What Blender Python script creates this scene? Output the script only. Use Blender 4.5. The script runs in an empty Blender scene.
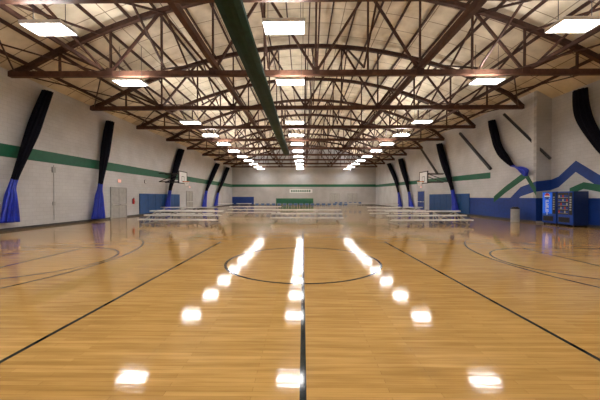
import bpy, math, random
from mathutils import Vector, Matrix
random.seed(4)
scene=bpy.context.scene
COL=scene.collection

# ------------------------------------------------------------ materials
def newmat(name):
    m=bpy.data.materials.new(name); m.use_nodes=True
    nt=m.node_tree; b=nt.nodes['Principled BSDF']
    return m,nt,b
def mat(name,c,rough=0.5,metal=0.0,var=0.12,scale=4.0,bump=0.0,bscale=60,spec=0.5,alpha=1.0):
    m,nt,b=newmat(name)
    tc=nt.nodes.new('ShaderNodeTexCoord'); n=nt.nodes.new('ShaderNodeTexNoise')
    n.inputs['Scale'].default_value=scale; n.inputs['Detail'].default_value=4
    nt.links.new(tc.outputs['Object'],n.inputs['Vector'])
    r=nt.nodes.new('ShaderNodeValToRGB')
    lo=[max(0,x*(1-var)) for x in c]+[1]; hi=[min(1,x*(1+var)) for x in c]+[1]
    r.color_ramp.elements[0].color=lo; r.color_ramp.elements[1].color=hi
    r.color_ramp.elements[0].position=.3; r.color_ramp.elements[1].position=.7
    nt.links.new(n.outputs['Fac'],r.inputs['Fac']); nt.links.new(r.outputs['Color'],b.inputs['Base Color'])
    b.inputs['Roughness'].default_value=rough; b.inputs['Metallic'].default_value=metal
    b.inputs['Specular IOR Level'].default_value=spec
    if bump>0:
        n2=nt.nodes.new('ShaderNodeTexNoise'); n2.inputs['Scale'].default_value=bscale
        nt.links.new(tc.outputs['Object'],n2.inputs['Vector'])
        bp=nt.nodes.new('ShaderNodeBump'); bp.inputs['Strength'].default_value=bump; bp.inputs['Distance'].default_value=.01
        nt.links.new(n2.outputs['Fac'],bp.inputs['Height']); nt.links.new(bp.outputs['Normal'],b.inputs['Normal'])
    return m
def block_wall(name,c,axis):
    m,nt,b=newmat(name)
    tc=nt.nodes.new('ShaderNodeTexCoord'); sp=nt.nodes.new('ShaderNodeSeparateXYZ'); cb=nt.nodes.new('ShaderNodeCombineXYZ')
    nt.links.new(tc.outputs['Object'],sp.inputs[0])
    nt.links.new(sp.outputs[axis],cb.inputs[0]); nt.links.new(sp.outputs['Z'],cb.inputs[1])
    br=nt.nodes.new('ShaderNodeTexBrick'); br.inputs['Scale'].default_value=1
    br.inputs['Brick Width'].default_value=.4; br.inputs['Row Height'].default_value=.2; br.inputs['Mortar Size'].default_value=.008
    br.inputs['Color1'].default_value=[x for x in c]+[1]; br.inputs['Color2'].default_value=[x*.95 for x in c]+[1]
    br.inputs['Mortar'].default_value=[x*.82 for x in c]+[1]
    nt.links.new(cb.outputs[0],br.inputs['Vector'])
    n=nt.nodes.new('ShaderNodeTexNoise'); n.inputs['Scale'].default_value=.7; n.inputs['Detail'].default_value=6
    nt.links.new(tc.outputs['Object'],n.inputs['Vector'])
    mx=nt.nodes.new('ShaderNodeMix'); mx.data_type='RGBA'; mx.blend_type='MULTIPLY'
    r=nt.nodes.new('ShaderNodeValToRGB'); r.color_ramp.elements[0].color=(.86,.855,.85,1); r.color_ramp.elements[1].color=(1,1,1,1)
    r.color_ramp.elements[0].position=.35; r.color_ramp.elements[1].position=.65
    nt.links.new(n.outputs['Fac'],r.inputs['Fac'])
    mx.inputs[0].default_value=1; nt.links.new(br.outputs['Color'],mx.inputs[6]); nt.links.new(r.outputs['Color'],mx.inputs[7])
    nt.links.new(mx.outputs[2],b.inputs['Base Color'])
    bp=nt.nodes.new('ShaderNodeBump'); bp.inputs['Strength'].default_value=.4; bp.inputs['Distance'].default_value=.01; bp.invert=True
    nt.links.new(br.outputs['Fac'],bp.inputs['Height']); nt.links.new(bp.outputs['Normal'],b.inputs['Normal'])
    b.inputs['Roughness'].default_value=.6
    return m
def floor_mat():
    m,nt,b=newmat('maple_floor')
    tc=nt.nodes.new('ShaderNodeTexCoord')
    mp=nt.nodes.new('ShaderNodeMapping'); nt.links.new(tc.outputs['Object'],mp.inputs['Vector'])
    br=nt.nodes.new('ShaderNodeTexBrick'); br.inputs['Scale'].default_value=1
    br.inputs['Brick Width'].default_value=1.1; br.inputs['Row Height'].default_value=.057; br.inputs['Mortar Size'].default_value=.0012
    br.offset=.37; br.offset_frequency=2
    br.inputs['Color1'].default_value=(.56,.335,.110,1); br.inputs['Color2'].default_value=(.46,.265,.080,1)
    br.inputs['Mortar'].default_value=(.26,.14,.045,1)
    nt.links.new(mp.outputs[0],br.inputs['Vector'])
    mp2=nt.nodes.new('ShaderNodeMapping'); mp2.inputs['Scale'].default_value=(1.2,14,1)
    nt.links.new(tc.outputs['Object'],mp2.inputs['Vector'])
    n=nt.nodes.new('ShaderNodeTexNoise'); n.inputs['Scale'].default_value=1.2; n.inputs['Detail'].default_value=6
    nt.links.new(mp2.outputs[0],n.inputs['Vector'])
    r=nt.nodes.new('ShaderNodeValToRGB'); r.color_ramp.elements[0].color=(.82,.79,.73,1); r.color_ramp.elements[1].color=(1.06,1.05,1.03,1)
    r.color_ramp.elements[0].position=.35; r.color_ramp.elements[1].position=.65
    nt.links.new(n.outputs['Fac'],r.inputs['Fac'])
    mx=nt.nodes.new('ShaderNodeMix'); mx.data_type='RGBA'; mx.blend_type='MULTIPLY'; mx.inputs[0].default_value=1
    nt.links.new(br.outputs['Color'],mx.inputs[6]); nt.links.new(r.outputs['Color'],mx.inputs[7])
    nt.links.new(mx.outputs[2],b.inputs['Base Color'])
    b.inputs['Roughness'].default_value=.07
    b.inputs['Specular IOR Level'].default_value=.30
    n3=nt.nodes.new('ShaderNodeTexNoise'); n3.inputs['Scale'].default_value=1.6; n3.inputs['Detail'].default_value=3
    mp3=nt.nodes.new('ShaderNodeMapping'); mp3.inputs['Scale'].default_value=(1,8,1)
    nt.links.new(tc.outputs['Object'],mp3.inputs['Vector']); nt.links.new(mp3.outputs[0],n3.inputs['Vector'])
    bp=nt.nodes.new('ShaderNodeBump'); bp.inputs['Strength'].default_value=.08; bp.inputs['Distance'].default_value=.01
    nt.links.new(n3.outputs['Fac'],bp.inputs['Height']); nt.links.new(bp.outputs['Normal'],b.inputs['Normal'])
    return m
def ceil_mat():
    m,nt,b=newmat('ceiling_insulation')
    tc=nt.nodes.new('ShaderNodeTexCoord')
    br=nt.nodes.new('ShaderNodeTexBrick'); br.inputs['Scale'].default_value=1
    br.inputs['Brick Width'].default_value=2.2; br.inputs['Row Height'].default_value=1.275; br.inputs['Mortar Size'].default_value=.022
    br.offset=0
    br.inputs['Color1'].default_value=(.74,.65,.49,1); br.inputs['Color2'].default_value=(.67,.58,.43,1)
    br.inputs['Mortar'].default_value=(.25,.19,.13,1)
    nt.links.new(tc.outputs['Object'],br.inputs['Vector'])
    n=nt.nodes.new('ShaderNodeTexNoise'); n.inputs['Scale'].default_value=1.3; n.inputs['Detail'].default_value=5
    nt.links.new(tc.outputs['Object'],n.inputs['Vector'])
    r=nt.nodes.new('ShaderNodeValToRGB'); r.color_ramp.elements[0].color=(.76,.74,.70,1); r.color_ramp.elements[1].color=(1,1,1,1)
    r.color_ramp.elements[0].position=.35; r.color_ramp.elements[1].position=.65
    nt.links.new(n.outputs['Fac'],r.inputs['Fac'])
    mx=nt.nodes.new('ShaderNodeMix'); mx.data_type='RGBA'; mx.blend_type='MULTIPLY'; mx.inputs[0].default_value=1
    nt.links.new(br.outputs['Color'],mx.inputs[6]); nt.links.new(r.outputs['Color'],mx.inputs[7])
    nt.links.new(mx.outputs[2],b.inputs['Base Color']); b.inputs['Roughness'].default_value=.8
    bp=nt.nodes.new('ShaderNodeBump'); bp.inputs['Strength'].default_value=.6; bp.inputs['Distance'].default_value=.06
    nt.links.new(n.outputs['Fac'],bp.inputs['Height']); nt.links.new(bp.outputs['Normal'],b.inputs['Normal'])
    return m
def emis(name,c,s,base=(.9,.9,.9)):
    m,nt,b=newmat(name)
    b.inputs['Base Color'].default_value=list(base)+[1]
    b.inputs['Emission Color'].default_value=list(c)+[1]; b.inputs['Emission Strength'].default_value=s
    return m

M_floor=floor_mat(); M_ceil=ceil_mat()
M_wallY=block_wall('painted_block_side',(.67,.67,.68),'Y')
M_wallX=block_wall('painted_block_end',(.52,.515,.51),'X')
M_line=mat('court_line_paint',(.006,.011,.012),.08,var=.3,spec=.22)
M_wood=mat('truss_paint',(.055,.024,.015),.6,var=.35,scale=6,spec=.25)
M_wood2=mat('chord_paint',(.085,.038,.023),.6,var=.25,scale=5,spec=.25)
M_steel=mat('dark_steel',(.02,.018,.02),.45,.3)
M_green=mat('green_paint',(.003,.11,.05),.5)
M_greenv=mat('green_vinyl',(.003,.028,.018),.6,var=.25,spec=.25)
M_blue=mat('blue_paint',(.005,.04,.24),.5)
M_bluev=mat('blue_vinyl',(.005,.025,.45),.35,var=.2)
M_bluepad=mat('blue_pad_vinyl',(.010,.07,.23),.45)
M_net=mat('black_netting',(.006,.006,.011),.9,var=.5,scale=20,spec=.1)
M_alu=mat('brushed_aluminium',(.82,.82,.81),.4,.35,var=.06)
M_white=mat('white_enamel',(.8,.8,.79),.35,var=.03)
M_black=mat('black_plastic',(.015,.015,.017),.4)
M_grey=mat('grey_enamel',(.38,.38,.37),.45)
M_red=mat('red_enamel',(.6,.02,.02),.35)
M_orange=mat('orange_rim',(.7,.16,.02),.4)
M_rub=mat('dark_rubber',(.05,.05,.052),.6)
M_chair=mat('blue_chair_plastic',(.04,.11,.27),.4)
M_vblue=mat('vending_blue',(.004,.06,.40),.45,var=.1)
M_vdark=mat('vending_side',(.010,.025,.10),.35)
M_lamp=emis('lamp_diffuser',(1,.98,.97),34)
M_ceilfill=emis('ceiling_fill_glow',(1,.98,.97),72)  # added glow for the fixture tops, brightens the ceiling
M_exit=emis('exit_sign_face',(.9,.1,.05),1.2)
M_screen=emis('vending_lit_panel',(.01,.13,.75),.4,(.004,.08,.5))

# ------------------------------------------------------------ mesh helpers
class MB:
    def __init__(s): s.v=[]; s.f=[]; s.mi=[]; s.mats=[]
    def m(s,mt):
        if mt not in s.mats: s.mats.append(mt)
        return s.mats.index(mt)
    def add(s,vs,fs,mt):
        o=len(s.v); s.v+= [tuple(v) for v in vs]; i=s.m(mt)
        for f in fs: s.f.append([o+k for k in f]); s.mi.append(i)
    def box(s,x0,x1,y0,y1,z0,z1,mt):
        vs=[(x0,y0,z0),(x1,y0,z0),(x1,y1,z0),(x0,y1,z0),(x0,y0,z1),(x1,y0,z1),(x1,y1,z1),(x0,y1,z1)]
        s.add(vs,[(0,3,2,1),(4,5,6,7),(0,1,5,4),(1,2,6,5),(2,3,7,6),(3,0,4,7)],mt)
    def beam(s,a,b,w,h,mt,ref=None):
        a=Vector(a); b=Vector(b); d=(b-a).normalized()
        r=Vector(ref) if ref else (Vector((0,0,1)) if abs(d.z)<.95 else Vector((0,1,0)))
        u=d.cross(r).normalized(); v=u.cross(d).normalized()
        vs=[]
        for p in (a,b):
            for su,sv in((-1,-1),(1,-1),(1,1),(-1,1)): vs.append(p+u*su*w/2+v*sv*h/2)
        s.add(vs,[(3,2,1,0),(4,5,6,7),(0,1,5,4),(1,2,6,5),(2,3,7,6),(3,0,4,7)],mt)
    def tube(s,a,b,r,mt,n=8):
        a=Vector(a); b=Vector(b); d=(b-a).normalized()
        rf=Vector((0,0,1)) if abs(d.z)<.95 else Vector((0,1,0))
        u=d.cross(rf).normalized(); v=u.cross(d)
        vs=[p+u*r*math.cos(t*2*math.pi/n)+v*r*math.sin(t*2*math.pi/n) for p in(a,b) for t in range(n)]
        fs=[(t,(t+1)%n,n+(t+1)%n,n+t) for t in range(n)]+[tuple(range(n))[::-1],tuple(range(n,2*n))]
        s.add(vs,fs,mt)
    def prism_yz(s,pts,x0,x1,mt):
        n=len(pts)
        vs=[(x0,p[0],p[1]) for p in pts]+[(x1,p[0],p[1]) for p in pts]
        fs=[tuple(range(n)),tuple(range(n,2*n))[::-1]]+[(i,n+i,n+(i+1)%n,(i+1)%n) for i in range(n)]
        s.add(vs,fs,mt)
    def prism_xz(s,pts,y0,y1,mt):
        n=len(pts)
        vs=[(p[0],y0,p[1]) for p in pts]+[(p[0],y1,p[1]) for p in pts]
        fs=[tuple(range(n)),tuple(range(n,2*n))[::-1]]+[(i,n+i,n+(i+1)%n,(i+1)%n) for i in range(n)]
        s.add(vs,fs,mt)
    def obj(s,name,loc=(0,0,0),rotz=0,parent=None,bevel=0,smooth=False):
        me=bpy.data.meshes.new(name); me.from_pydata(s.v,[],s.f)
        for mt in s.mats: me.materials.append(mt)
        for p,i in zip(me.polygons,s.mi): p.material_index=i; p.use_smooth=smooth
        import bmesh
        bm=bmesh.new(); bm.from_mesh(me); bmesh.ops.recalc_face_normals(bm,faces=bm.faces); bm.to_mesh(me); bm.free()
        me.update()
        o=bpy.data.objects.new(name,me); COL.objects.link(o); o.location=loc; o.rotation_euler=(0,0,rotz)
        if parent: o.parent=parent
        if bevel:
            md=o.modifiers.new('bevel','BEVEL'); md.width=bevel; md.segments=2; md.limit_method='ANGLE'
        return o
def dup(o,loc,rotz=0):
    n=o.copy(); n.location=loc; n.rotation_euler=(0,0,rotz); COL.objects.link(n); return n

# ------------------------------------------------------------ dimensions
XL=-13.7; XR=14.0; XRN=14.9; YS=17.4; Y0=-6.0; Y1=55.4
XC=.6; HS=14.3; CZ=7.45; RISE=4.1
def zc(x): return CZ+RISE*(1-((x-XC)/HS)**2)

# floor
b=MB(); b.box(XL-.2,XRN+.2,Y0-.2,Y1+.2,-.2,0,M_floor); floor=b.obj('floor')
# walls
b=MB(); b.box(XL-.2,XL,Y0-.2,Y1+.2,0,zc(XL)+.02,M_wallY); wl=b.obj('wall_left')
b=MB(); b.box(XR,XR+.2,YS+.2,Y1+.2,0,zc(XR)+.02,M_wallY)
b.box(XRN,XRN+.2,Y0-.2,YS,0,zc(XRN)+.02,M_wallY)
b.box(XR,XRN+.2,YS,YS+.2,0,zc(XR)+.01,M_wallX); wr=b.obj('wall_right')
def endwall(name,y0,y1):
    b=MB(); N=30; pts=[(XL-.2,0),(XRN+.2,0)]
    for i in range(N+1):
        x=XRN+.2-(XRN-XL+.4)*i/N; pts.append((x,zc(x)+.02))
    b.prism_xz(pts,y0,y1,M_wallX); return b.obj(name)
wb=endwall('wall_back',Y1,Y1+.2); wf=endwall('wall_front',Y0-.2,Y0)
# ceiling
b=MB(); N=48; vs=[];fs=[]
xs=[XL-.2+(XRN-XL+.4)*i/N for i in range(N+1)]
for x in xs: vs+=[(x,Y0-.2,zc(x)),(x,Y1+.2,zc(x)),(x,Y0-.2,zc(x)+.15),(x,Y1+.2,zc(x)+.15)]
for i in range(N):
    a=i*4;c=a+4; fs+=[(a,a+1,c+1,c),(a+2,c+2,c+3,a+3),(a,c,c+2,a+2),(a+1,a+3,c+3,c+1)]
fs+=[(0,2,3,1),(N*4,N*4+1,N*4+3,N*4+2)]
b.add(vs,fs,M_ceil); ceiling=b.obj('ceiling')
# baseboards
b=MB(); b.box(XL,XL+.02,Y0,Y1,0,.12,M_rub); b.obj('baseboard_left')
b=MB(); b.box(XR-.02,XR,YS,Y1,0,.12,M_rub); b.box(XRN-.02,XRN,Y0,YS,0,.12,M_rub); b.obj('baseboard_right')
b=MB(); b.box(XL+.02,XR-.02,Y1-.02,Y1,0,.12,M_rub); b.obj('baseboard_back')

# painted stripes
b=MB(); b.box(XL,XL+.006,Y0,Y1,3.41,4.0,M_green); b.obj('stripe_left',parent=wl)
b=MB(); b.box(XL+.01,XR-.01,Y1-.006,Y1,3.5,4.0,M_green)
b.box(-5.2,2.0,Y1-.008,Y1,0.12,1.3,M_green)
b.box(XL+.01,-9.5,Y1-.008,Y1,0.12,1.6,M_blue)
b.obj('stripe_back',parent=wb)
def zig(b,pts,th,x0,x1,mt):
    for (ya,za),(yb,zb) in zip(pts[:-1],pts[1:]):
        b.prism_yz([(ya,za),(yb,zb),(yb,zb-th),(ya,za-th)],x0,x1,mt)
b=MB()
# near (recessed) wall
zig(b,[(YS,2.6),(16.9,2.75),(15.85,3.55),(14.2,2.4),(12.5,3.5),(10.5,2.3),(8,3.5),(5,2.3),(1,3.5),(-4,2.3)],.62,XRN-.006,XRN,M_blue)
zig(b,[(16.2,2.05),(15.4,2.35),(13.5,1.95),(10,2.35),(5,1.95),(-4,2.3)],.36,XRN-.008,XRN,M_green)
b.box(XRN-.005,XRN,Y0,YS,.12,1.5,M_blue)
# return face
b.prism_xz([(XR,2.5),(XRN,2.6),(XRN,1.98),(XR,1.88)],YS-.006,YS,M_blue)
b.box(XR,XRN,YS-.005,YS,.12,1.5,M_blue)
# far wall
b.box(XR-.005,XR,YS,30,.12,1.5,M_blue)
zig(b,[(YS,2.5),(18.6,2.2),(19.6,1.45)],.6,XR-.007,XR,M_blue)
zig(b,[(18.6,3.0),(20.0,2.3),(21.2,1.6)],.45,XR-.008,XR,M_green)
zig(b,[(YS,2.1),(18.2,3.2),(18.6,3.0)],.45,XR-.0085,XR,M_green)
zig(b,[(21.6,3.4),(Y1,3.9)],.45,XR-.006,XR,M_green)
b.obj('stripe_right',parent=wr)
# wall pads
def pads(name,x0,x1,ya,yb,h=1.85,n=6):
    b=MB(); w=(yb-ya)/n
    for i in range(n): b.box(x0,x1,ya+i*w+.01,ya+(i+1)*w-.01,.12,h,M_bluepad)
    return b.obj(name,bevel=.02)
pads('wall_pad',XL+.021,XL+.08,23.8,31.6,n=6)
pads('wall_pad',XR-.08,XR-.021,24.2,31.8,n=6)

# ------------------------------------------------------------ floor lines
b=MB(); LZ0,LZ1=.0,.0015; LW=.05
def line(x0,y0,x1,y1,w=LW):
    a=Vector((x0,y0,0)); c=Vector((x1,y1,0)); d=(c-a).normalized(); n=Vector((-d.y,d.x,0))*w/2
    up=Vector((0,0,LZ1)); b.add([a-n+up,c-n+up,c+n+up,a+n+up],[(0,1,2,3)],M_line)
def arc(cx,cy,r,a0,a1,w=LW,n=64):
    vs=[];fs=[]
    for i in range(n+1):
        t=math.radians(a0+(a1-a0)*i/n)
        for rr in(r-w/2,r+w/2): vs.append((cx+rr*math.cos(t),cy+rr*math.sin(t),LZ1+.0005))
    for i in range(n): k=i*2; fs.append((k,k+1,k+3,k+2))
    b.add(vs,fs,M_line)
for cy in (6.97,28.0):
    arc(0,cy,1.83,0,360,w=.06,n=96)
    for s in (-1,1):
        arc(s*10.5,cy,5.75,90 if s>0 else 90, 270 if s>0 else -90,n=96)
        line(s*10.5,cy+5.75,s*12.4,cy+5.75); line(s*10.5,cy-5.75,s*12.4,cy-5.75)
        line(s*12.4,cy-7,s*12.4,cy+7)
        line(s*6.7,cy-1.83,s*12.4,cy-1.83); line(s*6.7,cy+1.83,s*12.4,cy+1.83)
        line(s*6.7,cy-1.83,s*6.7,cy+1.83)
        arc(s*6.7,cy,1.83,90,270 if s>0 else -90)
    line(-12.4,cy+7,12.4,cy+7)
    if cy>10: line(-12.4,cy-7,12.4,cy-7)
line(0,-5.5,0,13.97,.055); line(0,21,0,35)
line(-2.86,-5.5,-2.86,9.95); line(2.84,-5.5,2.84,9.95)
b.obj('court_lines',parent=floor)

# ------------------------------------------------------------ trusses
BAY=5.1; ys=[13.25+BAY*k for k in range(-3,9)]
def truss(y,xr):
    b=MB(); xl=XL+.06; zb=7.24
    N=12; L=xr-xl
    zt=lambda x: zc(x)-.40
    b.box(xl+.02,xr-.02,y-.1,y+.1,zb-.12,zb+.12,M_wood2)
    K=26
    px=[xl+.9+(L-1.8)*i/K for i in range(K+1)]
    for i in range(K): b.beam((px[i],y,zt(px[i])),(px[i+1],y,zt(px[i+1])),.18,.22,M_wood)
    b.beam((xl+.05,y,zb+.02),(px[0],y,zt(px[0])),.18,.22,M_wood); b.beam((xr-.05,y,zb+.02),(px[-1],y,zt(px[-1])),.18,.22,M_wood)
    P=L/N
    for i in range(1,N):
        x=xl+P*i
        b.beam((x,y,zb+.1),(x,y,zt(x)),.08,.08,M_wood)
    for i in range(N):
        xa=xl+P*i; xb=xa+P
        if i==0 or i==N-1: continue
        if i%2==1: b.beam((xa,y+.02,zt(xa)),(xb,y+.02,zb+.05),.09,.11,M_wood)
        else: b.beam((xa,y-.02,zb+.05),(xb,y-.02,zt(xb)),.09,.11,M_wood)
    for i in range(2,N,2):
        x=xl+P*i
        b.box(x-.16,x+.16,y-.115,y+.115,zb-.08,zb+.24,M_wood)
    return b.obj('roof_truss')
for y in ys: truss(y, XRN-.06 if y<YS else XR-.06)

# purlins
b=MB()
NP=23
for i in range(NP):
    x=XL+.8+(XR-XL-1.2)*i/(NP-1)
    b.beam((x,Y0+.05,zc(x)-.12),(x,Y1-.05,zc(x)-.12),.06,.15,M_wood)
b.obj('roof_purlins')
# longitudinal bracing
b=MB()
for x in(-4.0,5.4): b.beam((x,Y0+.05,7.54),(x,Y1-.05,7.54),.20,.26,M_wood2)
for x in(-9.3,10.4): b.beam((x,Y0+.05,7.46),(x,Y1-.05,7.46),.11,.14,M_wood)
for x in (-9.3,-6.4,-1.6,.6,2.8,8.0,10.4):
    zt=zc(x)-.5
    for k,(ya,yb) in enumerate(zip(ys[:-1],ys[1:])):
        if x in(-1.6,2.8):
            if k%2: b.beam((x,ya,7.5),(x,yb,zt),.07,.08,M_wood)
            else: b.beam((x,ya,zt),(x,yb,7.5),.07,.08,M_wood)
        else:
            b.beam((x-.05,ya,7.45),(x-.05,yb,zt),.07,.08,M_wood); b.beam((x+.05,ya,zt),(x+.05,yb,7.45),.07,.08,M_wood)
for k,(ya,yb) in enumerate(zip(ys[:-1],ys[1:])):
    for xa,xb in((-13.4,-9.3),(9.6,13.6)):
        b.beam((xa,ya,7.3),(xb,yb,7.3),.05,.05,M_wood); b.beam((xb,ya,7.36),(xa,yb,7.36),.05,.05,M_wood)
b.obj('roof_bracing')

# green folded curtain running lengthways
b=MB(); vs=[];fs=[]
prof=[(-.45,.0),(-.42,-.14),(-.2,-.2),(0,-.17),(.2,-.21),(.42,-.14),(.45,.0),(.2,.05),(-.2,.05)]
segs=40
for j in range(segs+1):
    y=-4+(40)*j/segs
    sag=-.04*abs(math.sin(j*math.pi/4*1.02))
    for p in prof: vs.append((-2.05+p[0]*.85,y,6.98+p[1]*.7+sag))
n=len(prof)
for j in range(segs):
    for i in range(n): fs.append((j*n+i,j*n+(i+1)%n,(j+1)*n+(i+1)%n,(j+1)*n+i))
fs+=[tuple(range(n)),tuple(range(segs*n,segs*n+n))[::-1]]
b.add(vs,fs,M_greenv); b.obj('rolled_divider_curtain',smooth=False)

# ------------------------------------------------------------ light fixtures
b=MB()
b.box(-.62,.62,-.33,.33,.02,.06,M_white)
b.box(-.63,.63,-.34,-.32,-.05,.06,M_white); b.box(-.63,.63,.32,.34,-.05,.06,M_white)
b.box(-.63,-.61,-.34,.34,-.05,.06,M_white); b.box(.61,.63,-.34,.34,-.05,.06,M_white)
for i in range(4):
    y=-.225+.15*i; b.box(-.58,.58,y-.05,y+.05,-.03,.0,M_lamp)
b.box(-.2,.2,-.08,.08,.06,.13,M_grey)
b.box(-.56,.56,-.3,-.12,.061,.07,M_ceilfill); b.box(-.56,.56,.12,.3,.061,.07,M_ceilfill)  # upward glowing strips, added to light the ceiling
for sx in(-.5,.5): b.tube((sx,0,.06),(sx,0,1.6),.01,M_steel,5)
LZ=6.75
first=None
for y in (-3.4,.9,4.9,8.8,12.95,19.9,24.1,28.2,32.4,36.8,41.0,45.2,49.4,53.2):  # first three rows are out of view, added for illumination
    for x in(-7.8,-.57,8.2):
        if first is None: first=b.obj('high_bay_light',loc=(x,y,LZ))
        else: dup(first,(x,y,LZ))

# ------------------------------------------------------------ divider nets
def net(path,name='divider_net'):
    b=MB(); n=36
    pts=[]
    S=8
    # smooth (Catmull-Rom) interpolation so the cloth drapes rather than kinks
    P4=[path[0]]+list(path)+[path[-1]]
    for q in range(1,len(P4)-2):
        p0,p1,p2,p3=P4[q-1],P4[q],P4[q+1],P4[q+2]
        for k in range(S):
            t=k/S
            v=[.5*((2*p1[i])+(-p0[i]+p2[i])*t+(2*p0[i]-5*p1[i]+4*p2[i]-p3[i])*t*t+(-p0[i]+3*p1[i]-3*p2[i]+p3[i])*t**3) for i in range(5)]
            v[3]=max(v[3],.07); v[4]=max(v[4],.06)
            pts.append((v,p1[5]))
    pts.append((list(path[-1][:5]),path[-2][5]))
    rings=[]
    for idx,(p,kd) in enumerate(pts):
        ring=[]
        for i in range(n):
            t=2*math.pi*i/n
            f=1+.24*math.cos(9*t+idx*.05)+.07*math.sin(3*t+idx*.4)
            ring.append((p[0]+p[4]*f*math.cos(t),p[1]+.8*p[3]*f*math.sin(t),p[2]))
        rings.append(ring)
    vs=[v for r in rings for v in r]
    b.v+=vs
    for j in range(len(rings)-1):
        mt=M_net if pts[j][1]=='n' else M_bluev; mi=b.m(mt)
        for i in range(n):
            b.f.append([j*n+i,j*n+(i+1)%n,(j+1)*n+(i+1)%n,(j+1)*n+i]); b.mi.append(mi)
    b.f.append(list(range(n))); b.mi.append(b.m(M_net))
    b.f.append(list(range((len(rings)-1)*n,len(rings)*n))[::-1]); b.mi.append(b.m(M_bluev))
    for p in path:
        if p[5]=='b':
            b.tube((p[0],p[1]-p[3]*1.1,p[2]),(p[0],p[1]+p[3]*1.1,p[2]),.05,M_bluev); break
    return b.obj(name,smooth=True)
lx=XL+.33
net([(lx,14.95,7.1,.26,.17,'n'),(lx,14.1,4.8,.34,.18,'n'),(lx,13.15,2.35,.13,.13,'b'),(lx,13.0,1.5,.24,.2,'b'),(lx,12.95,.4,.42,.22,'b')])
net([(lx,19.8,6.8,.32,.18,'n'),(lx,19.3,4.6,.36,.2,'n'),(lx,18.8,2.4,.13,.13,'b'),(lx,18.7,1.5,.28,.2,'b'),(lx,18.6,.15,.55,.24,'b')])
net([(lx,31.5,6.8,.6,.2,'n'),(lx,30,4.4,.55,.2,'n'),(lx,28.7,2.2,.2,.13,'b'),(lx,28.2,.2,.6,.18,'b')])
net([(lx,45,6.8,.9,.2,'n'),(lx,42,4.4,.8,.2,'n'),(lx,39.6,2.4,.3,.15,'b'),(lx,38.8,.2,.8,.2,'b')])
net([(lx,51,6.8,.9,.2,'n'),(lx,48,4.4,.8,.2,'n'),(lx,45.0,2.2,.3,.15,'b'),(lx,44,.2,.8,.2,'b')])
rx=XR-.33; rn=XRN-.33
net([(rn,15.3,7.2,.36,.2,'n'),(rn,15.05,5.6,.42,.2,'n'),(rn,14.1,3.9,.32,.2,'n'),(rn,13.0,2.4,.14,.13,'b'),(rn,12.8,.3,.45,.22,'b')])
net([(rx,21.0,7.1,.30,.18,'n'),(rx,20.75,6.2,.34,.18,'n'),(rx,20.35,5.2,.38,.18,'n'),(rx,19.7,4.3,.36,.18,'n'),(rx,18.9,3.6,.16,.12,'b'),(rx,18.35,3.45,.3,.15,'b'),(rx,17.95,3.2,.42,.12,'b'),(rx,17.8,2.85,.1,.08,'b')])
net([(rx,29,6.9,.5,.2,'n'),(rx,27.8,4.5,.5,.2,'n'),(rx,26.4,2.2,.18,.14,'b'),(rx,25.9,.2,.55,.2,'b')])
net([(rx,40.5,6.9,.8,.2,'n'),(rx,38.8,4.5,.7,.2,'n'),(rx,37.2,2.2,.2,.14,'b'),(rx,36.4,.2,.7,.22,'b')])
net([(rx,46,6.9,.8,.2,'n'),(rx,43,4.5,.7,.2,'n'),(rx,41.2,2.2,.2,.14,'b'),(rx,40.6,.2,.7,.22,'b')])
b=MB()
b.beam((13.3,19.2,7.05),(14.5,17.0,3.8),.14,.14,M_steel)
b.beam((13.5,24.9,7.05),(13.75,21.2,3.6),.16,.16,M_steel)
b.beam((13.5,33,7.05),(13.75,29.5,3.9),.16,.16,M_steel)
b.obj('wall_brace_struts')

# ------------------------------------------------------------ basketball hoops
def hoop(x,y,s,wallx):
    b=MB()
    b.box(x-.02,x+.02,y-.9,y+.9,2.9,3.97,M_white)
    for (ya,yb,za,zb) in((-.93,.93,2.84,2.92),(-.93,.93,3.95,4.03),(-.96,-.87,2.84,4.03),(.87,.96,2.84,4.03)):
        b.box(x-.045,x+.045,y+ya,y+yb,za,zb,M_steel)
    f=x+s*.025
    for (ya,yb,za,zb) in((-.3,.3,3.05,3.10),(-.3,.3,3.5,3.55),(-.3,-.25,3.05,3.54),(.25,.3,3.05,3.54)):
        b.box(min(f,x),max(f,x),y+ya,y+yb,za,zb,M_black)
    cx=x+s*.38; n=20
    for i in range(n):
        a=2*math.pi*i/n; c=2*math.pi*(i+1)/n
        p=(cx+.23*math.cos(a),y+.23*math.sin(a),3.05); q=(cx+.23*math.cos(c),y+.23*math.sin(c),3.05)
        b.tube(p,q,.025,M_orange,5)
        b.tube(p,(cx+.13*math.cos(c),y+.13*math.sin(c),2.62),.008,M_white,4)
        b.tube(q,(cx+.13*math.cos(a),y+.13*math.sin(a),2.62),.008,M_white,4)
    b.box(min(x,x+s*.16),max(x,x+s*.16),y-.1,y+.1,3.0,3.08,M_orange)
    for dy in(-.6,.6):
        b.beam((x-s*.03,y+dy,3.8),(wallx,y+dy,3.8),.07,.07,M_steel)
        b.beam((x-s*.03,y+dy,3.0),(wallx,y+dy,3.0),.07,.07,M_steel)
        b.beam((x-s*.03,y+dy,3.8),(wallx,y+dy,3.0),.06,.06,M_steel)
    b.obj('basketball_hoop')
hoop(-11.6,27.6,1,XL+.09); hoop(11.7,28.0,-1,XR-.09)

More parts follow.
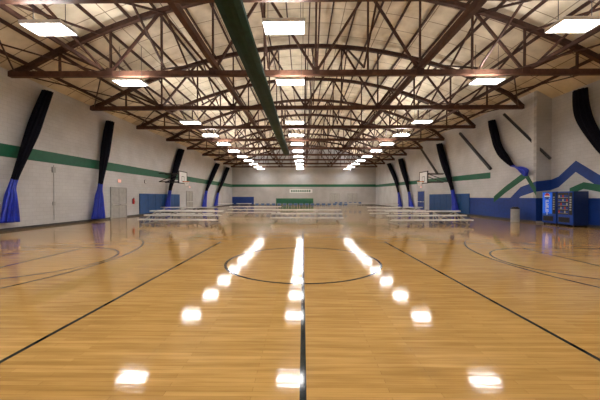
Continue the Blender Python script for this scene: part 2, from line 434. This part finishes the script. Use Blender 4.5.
# ------------------------------------------------------------ bleachers
def bleacher_mesh():
    b=MB(); L=4.57
    for k in range(3):
        y=.0+.6*k; z=.30+.22*k
        b.box(-L/2,L/2,y,y+.24,z-.04,z,M_alu)
        b.box(-L/2,L/2,y,y+.012,z-.075,z-.03,M_alu)
        if k: b.box(-L/2,L/2,y-.33,y-.08,z-.31,z-.275,M_alu)
    for x in(-2.0,-.67,.67,2.0):
        b.box(x-.025,x+.025,-.05,1.55,.0,.05,M_grey)
        for k in range(3):
            y=.12+.6*k; z=.26+.22*k; b.box(x-.025,x+.025,y-.025,y+.025,.05,z,M_grey)
            b.box(x-.03,x+.03,y-.12,y+.12,z-.03,z,M_grey)
        b.beam((x,.12,.2),(x,1.32,.64),.04,.04,M_grey)
        b.beam((x,.12,.05),(x,.72,.4),.03,.03,M_grey); b.beam((x,.72,.05),(x,1.32,.6),.03,.03,M_grey)
    for x0,x1 in((-2,-.67),(.67,2)):
        b.beam((x0,1.34,.08),(x1,1.34,.66),.03,.03,M_grey); b.beam((x1,1.36,.08),(x0,1.36,.66),.03,.03,M_grey)
    return b
bl=bleacher_mesh().obj('portable_bleacher',loc=(-7.2,16.2,0),rotz=math.radians(-3))
dup(bl,(.25,17.8,0)); dup(bl,(7.25,16.0,0),math.radians(3))
dup(bl,(-9.4,22.2,0)); dup(bl,(-4.2,24.0,0)); dup(bl,(7.6,22.6,0))

# ------------------------------------------------------------ folding chairs
b=MB()
for s in(-1,1):
    b.tube((s*.21,-.2,0),(s*.21,.16,.82),.013,M_grey,6)
    b.tube((s*.19,.22,0),(s*.19,-.12,.44),.013,M_grey,6)
b.tube((-.21,.16,.82),(.21,.16,.82),.013,M_grey,6); b.tube((-.19,.2,.06),(.19,.2,.06),.01,M_grey,6)
b.box(-.2,.2,-.2,.19,.43,.46,M_chair)
b.beam((0,.1,.58),(0,.16,.8),.41,.02,M_chair,ref=(0,1,0))
ch=b.obj('folding_chair',loc=(-5.4,33.5,0))
for i in range(1,17): dup(ch,(-5.4+.65*i,33.5+.08*math.sin(i*2.3),0),random.uniform(-.1,.1))
for i in range(6): dup(ch,(4.9+.7*i,42.4,0),0)

# folding tables
b=MB(); b.box(-.92,.92,-.38,.38,.70,.74,M_white); b.box(-.9,.9,-.36,.36,.67,.70,M_grey)
for s in(-1,1):
    for t in(-1,1): b.tube((s*.75,t*.3,0),(s*.62,t*.3,.68),.014,M_grey,6)
    b.tube((s*.73,-.3,.12),(s*.73,.3,.12),.012,M_grey,6)
tb=b.obj('folding_table',loc=(6.5,39,0))
dup(tb,(9.0,39,0)); dup(tb,(-7.6,37,0)); dup(tb,(-10,37,0)); dup(tb,(9.6,32,0))

# ------------------------------------------------------------ vending machines
P=[(0,.04,0,.15),(.04,.19,.115,.15),(.15,.19,.06,.115),(.04,.19,.055,.085)]
E=[(0,.04,0,.15),(.04,.19,.115,.15),(.04,.15,.06,.09),(.04,.19,0,.035)]
S=[(0,.19,.115,.15),(0,.04,.06,.115),(0,.19,.06,.09),(.15,.19,0,.06),(0,.19,0,.03)]
I=[(.075,.115,0,.15)]
def vend(loc,front,panel,soda):
    b=MB(); b.box(-.46,.46,-.40,.36,.08,1.86,M_vdark)
    for x in(-.4,.4):
        for y in(-.34,.32): b.box(x-.03,x+.03,y-.03,y+.03,0,.08,M_black)
    b.box(-.45,.45,-.43,-.40,.1,1.85,front)
    b.box(-.42,.20,-.44,-.43,.62,1.80,panel)
    b.box(.24,.42,-.445,-.43,.62,1.80,M_black)
    for i in range(6): b.box(.28,.38,-.455,-.445,.85+i*.13,.93+i*.13,M_grey)
    b.box(-.38,.28,-.445,-.43,.2,.48,M_black); b.box(-.32,.22,-.455,-.445,.24,.44,M_steel)
    def disc(cx,cz,r,y0,y1,a0,a1,mt):
        pts=[(cx+r*math.cos(math.radians(a0+(a1-a0)*i/14)),cz+r*math.sin(math.radians(a0+(a1-a0)*i/14))) for i in range(15)]
        b.prism_xz(pts,y0,y1,mt)
    if soda:
        disc(-.11,1.60,.19,-.446,-.44,0,354,M_white)
        disc(-.11,1.60,.18,-.450,-.446,12,168,M_red)
        disc(-.11,1.60,.18,-.450,-.446,192,348,M_blue)
        for i,g in enumerate((P,E,P,S,I)):
            for (x0,x1,z0,z1) in g: b.box(-.21+x0,-.21+x1,-.447,-.44,1.22-i*.17+z0,1.22-i*.17+z1,M_white)
    else:
        for r_ in range(5):
            z=.70+r_*.21
            b.box(-.40,.18,-.443,-.44,z-.02,z,M_grey)
            for c_ in range(5): b.box(-.38+c_*.115,-.30+c_*.115,-.446,-.44,z,z+.12,(M_red,M_vblue,M_blue,M_grey,M_vblue)[(r_*2+c_)%5])
    return b.obj('vending_machine',loc=loc,rotz=-math.pi/2,bevel=.005)
vend((14.45,16.50,0),M_vblue,M_screen,True)
vend((14.45,15.50,0),M_vblue,M_black,False)
# waste bin
b=MB(); b.tube((0,0,0),(0,0,.8),.24,M_grey,16); b.tube((0,0,.8),(0,0,.86),.26,M_black,16); b.tube((0,0,.86),(0,0,.93),.18,M_black,16)
b.obj('waste_bin',loc=(13.5,18.4,0)) 

# ------------------------------------------------------------ doors
def door(name,x,s,ya,yb,h,mt=M_grey):
    b=MB(); t=.05
    b.box(min(x,x+s*t),max(x,x+s*t),ya-.08,ya,0,h+.08,M_grey); b.box(min(x,x+s*t),max(x,x+s*t),yb,yb+.08,0,h+.08,M_grey)
    b.box(min(x,x+s*t),max(x,x+s*t),ya,yb,h,h+.08,M_grey)
    b.box(min(x,x+s*.03),max(x,x+s*.03),ya,yb,.01,h,mt)
    m=(ya+yb)/2; b.box(min(x,x+s*.034),max(x,x+s*.034),m-.01,m+.01,.01,h,M_black)
    for a,c in((ya+.1,m-.1),(m+.1,yb-.1)):
        b.tube((x+s*.09,a,1.0),(x+s*.09,c,1.0),.02,M_alu,8)
        for q in(a,c): b.box(min(x,x+s*.1),max(x,x+s*.1),q-.03,q+.03,.96,1.04,M_alu)
    return b.obj(name)
M_door=mat('door_enamel',(.42,.41,.39),.4)
door('door_1',XL+.02,1,20.3,22.0,2.2,M_door); door('door_2',XL+.02,1,33.5,35.3,2.2,M_door)
door('door_3',XR-.02,-1,33.2,35.0,2.2,M_blue)
b=MB(); 
for xa in(5.2,8.6):
    b.box(xa-.08,xa+1.88,Y1-.06,Y1-.02,0,2.28,M_grey); b.box(xa,xa+1.8,Y1-.08,Y1-.06,.01,2.2,M_door); b.box(xa+.89,xa+.91,Y1-.085,Y1-.06,.01,2.2,M_black)
b.obj('door_4')
b=MB(); b.box(-2.2,2.2,-.02,.02,-.35,.35,M_white); 
for i in range(9): b.box(-1.9+i*.43,-1.62+i*.43,-.03,-.02,-.18,.2,M_green)
b.obj('lettered_sign',loc=(-.4,Y1-.03,2.7))
def exits(loc,s):
    b=MB(); b.box(-.03,.03,-.18,.18,-.11,.11,M_white); b.box(.03*s-.004,.03*s+.004,-.15,.15,-.08,.08,M_exit); b.obj('exit_sign',loc=loc)
exits((XL+.035,21.2,2.75),1); exits((XL+.035,34.4,2.75),1); exits((XR-.035,34.1,2.75),-1)
b=MB(); b.tube((XL+.04,15.6,0.3),(XL+.04,15.6,3.3),.018,M_grey,6); b.box(XL+.01,XL+.07,15.5,15.7,2.9,3.2,M_grey); b.box(XL+.01,XL+.06,15.53,15.67,1.1,1.3,M_grey); b.obj('electrical_conduit')
b=MB(); b.tube((0,0,0),(0,0,.42),.075,M_red,12); b.tube((0,0,.42),(0,0,.5),.03,M_black,8); b.beam((0,0,.5),(0,.14,.47),.02,.02,M_black); b.tube((.02,.03,.46),(.06,.1,.1),.012,M_black,6)
b.box(-.09,-.07,-.05,.05,.05,.4,M_grey); b.obj('fire_extinguisher',loc=(XL+.1,22.9,1.0))
b=MB(); b.tube((0,0,0),(.04,0,0),.17,M_black,20); b.tube((.04,0,0),(.045,0,0),.15,M_white,20); b.box(.045,.05,-.01,.01,0,.11,M_black); b.box(.045,.05,0,.08,-.01,.01,M_black); b.obj('wall_clock',loc=(XL,24.8,2.9))

# ------------------------------------------------------------ world, camera
w=bpy.data.worlds.new('world'); scene.world=w; w.use_nodes=True
w.node_tree.nodes['Background'].inputs[0].default_value=(.8,.85,1,1); w.node_tree.nodes['Background'].inputs[1].default_value=.2
cam=bpy.data.cameras.new('camera'); co=bpy.data.objects.new('camera',cam); COL.objects.link(co)
co.location=(0,0,1.56); co.rotation_euler=(math.radians(90-.6),0,math.radians(.6))
cam.lens=17.22; cam.sensor_width=36; cam.clip_start=.05; cam.clip_end=200
scene.camera=co
scene.view_settings.view_transform='Standard'
scene.view_settings.look='None'
scene.view_settings.exposure=.4
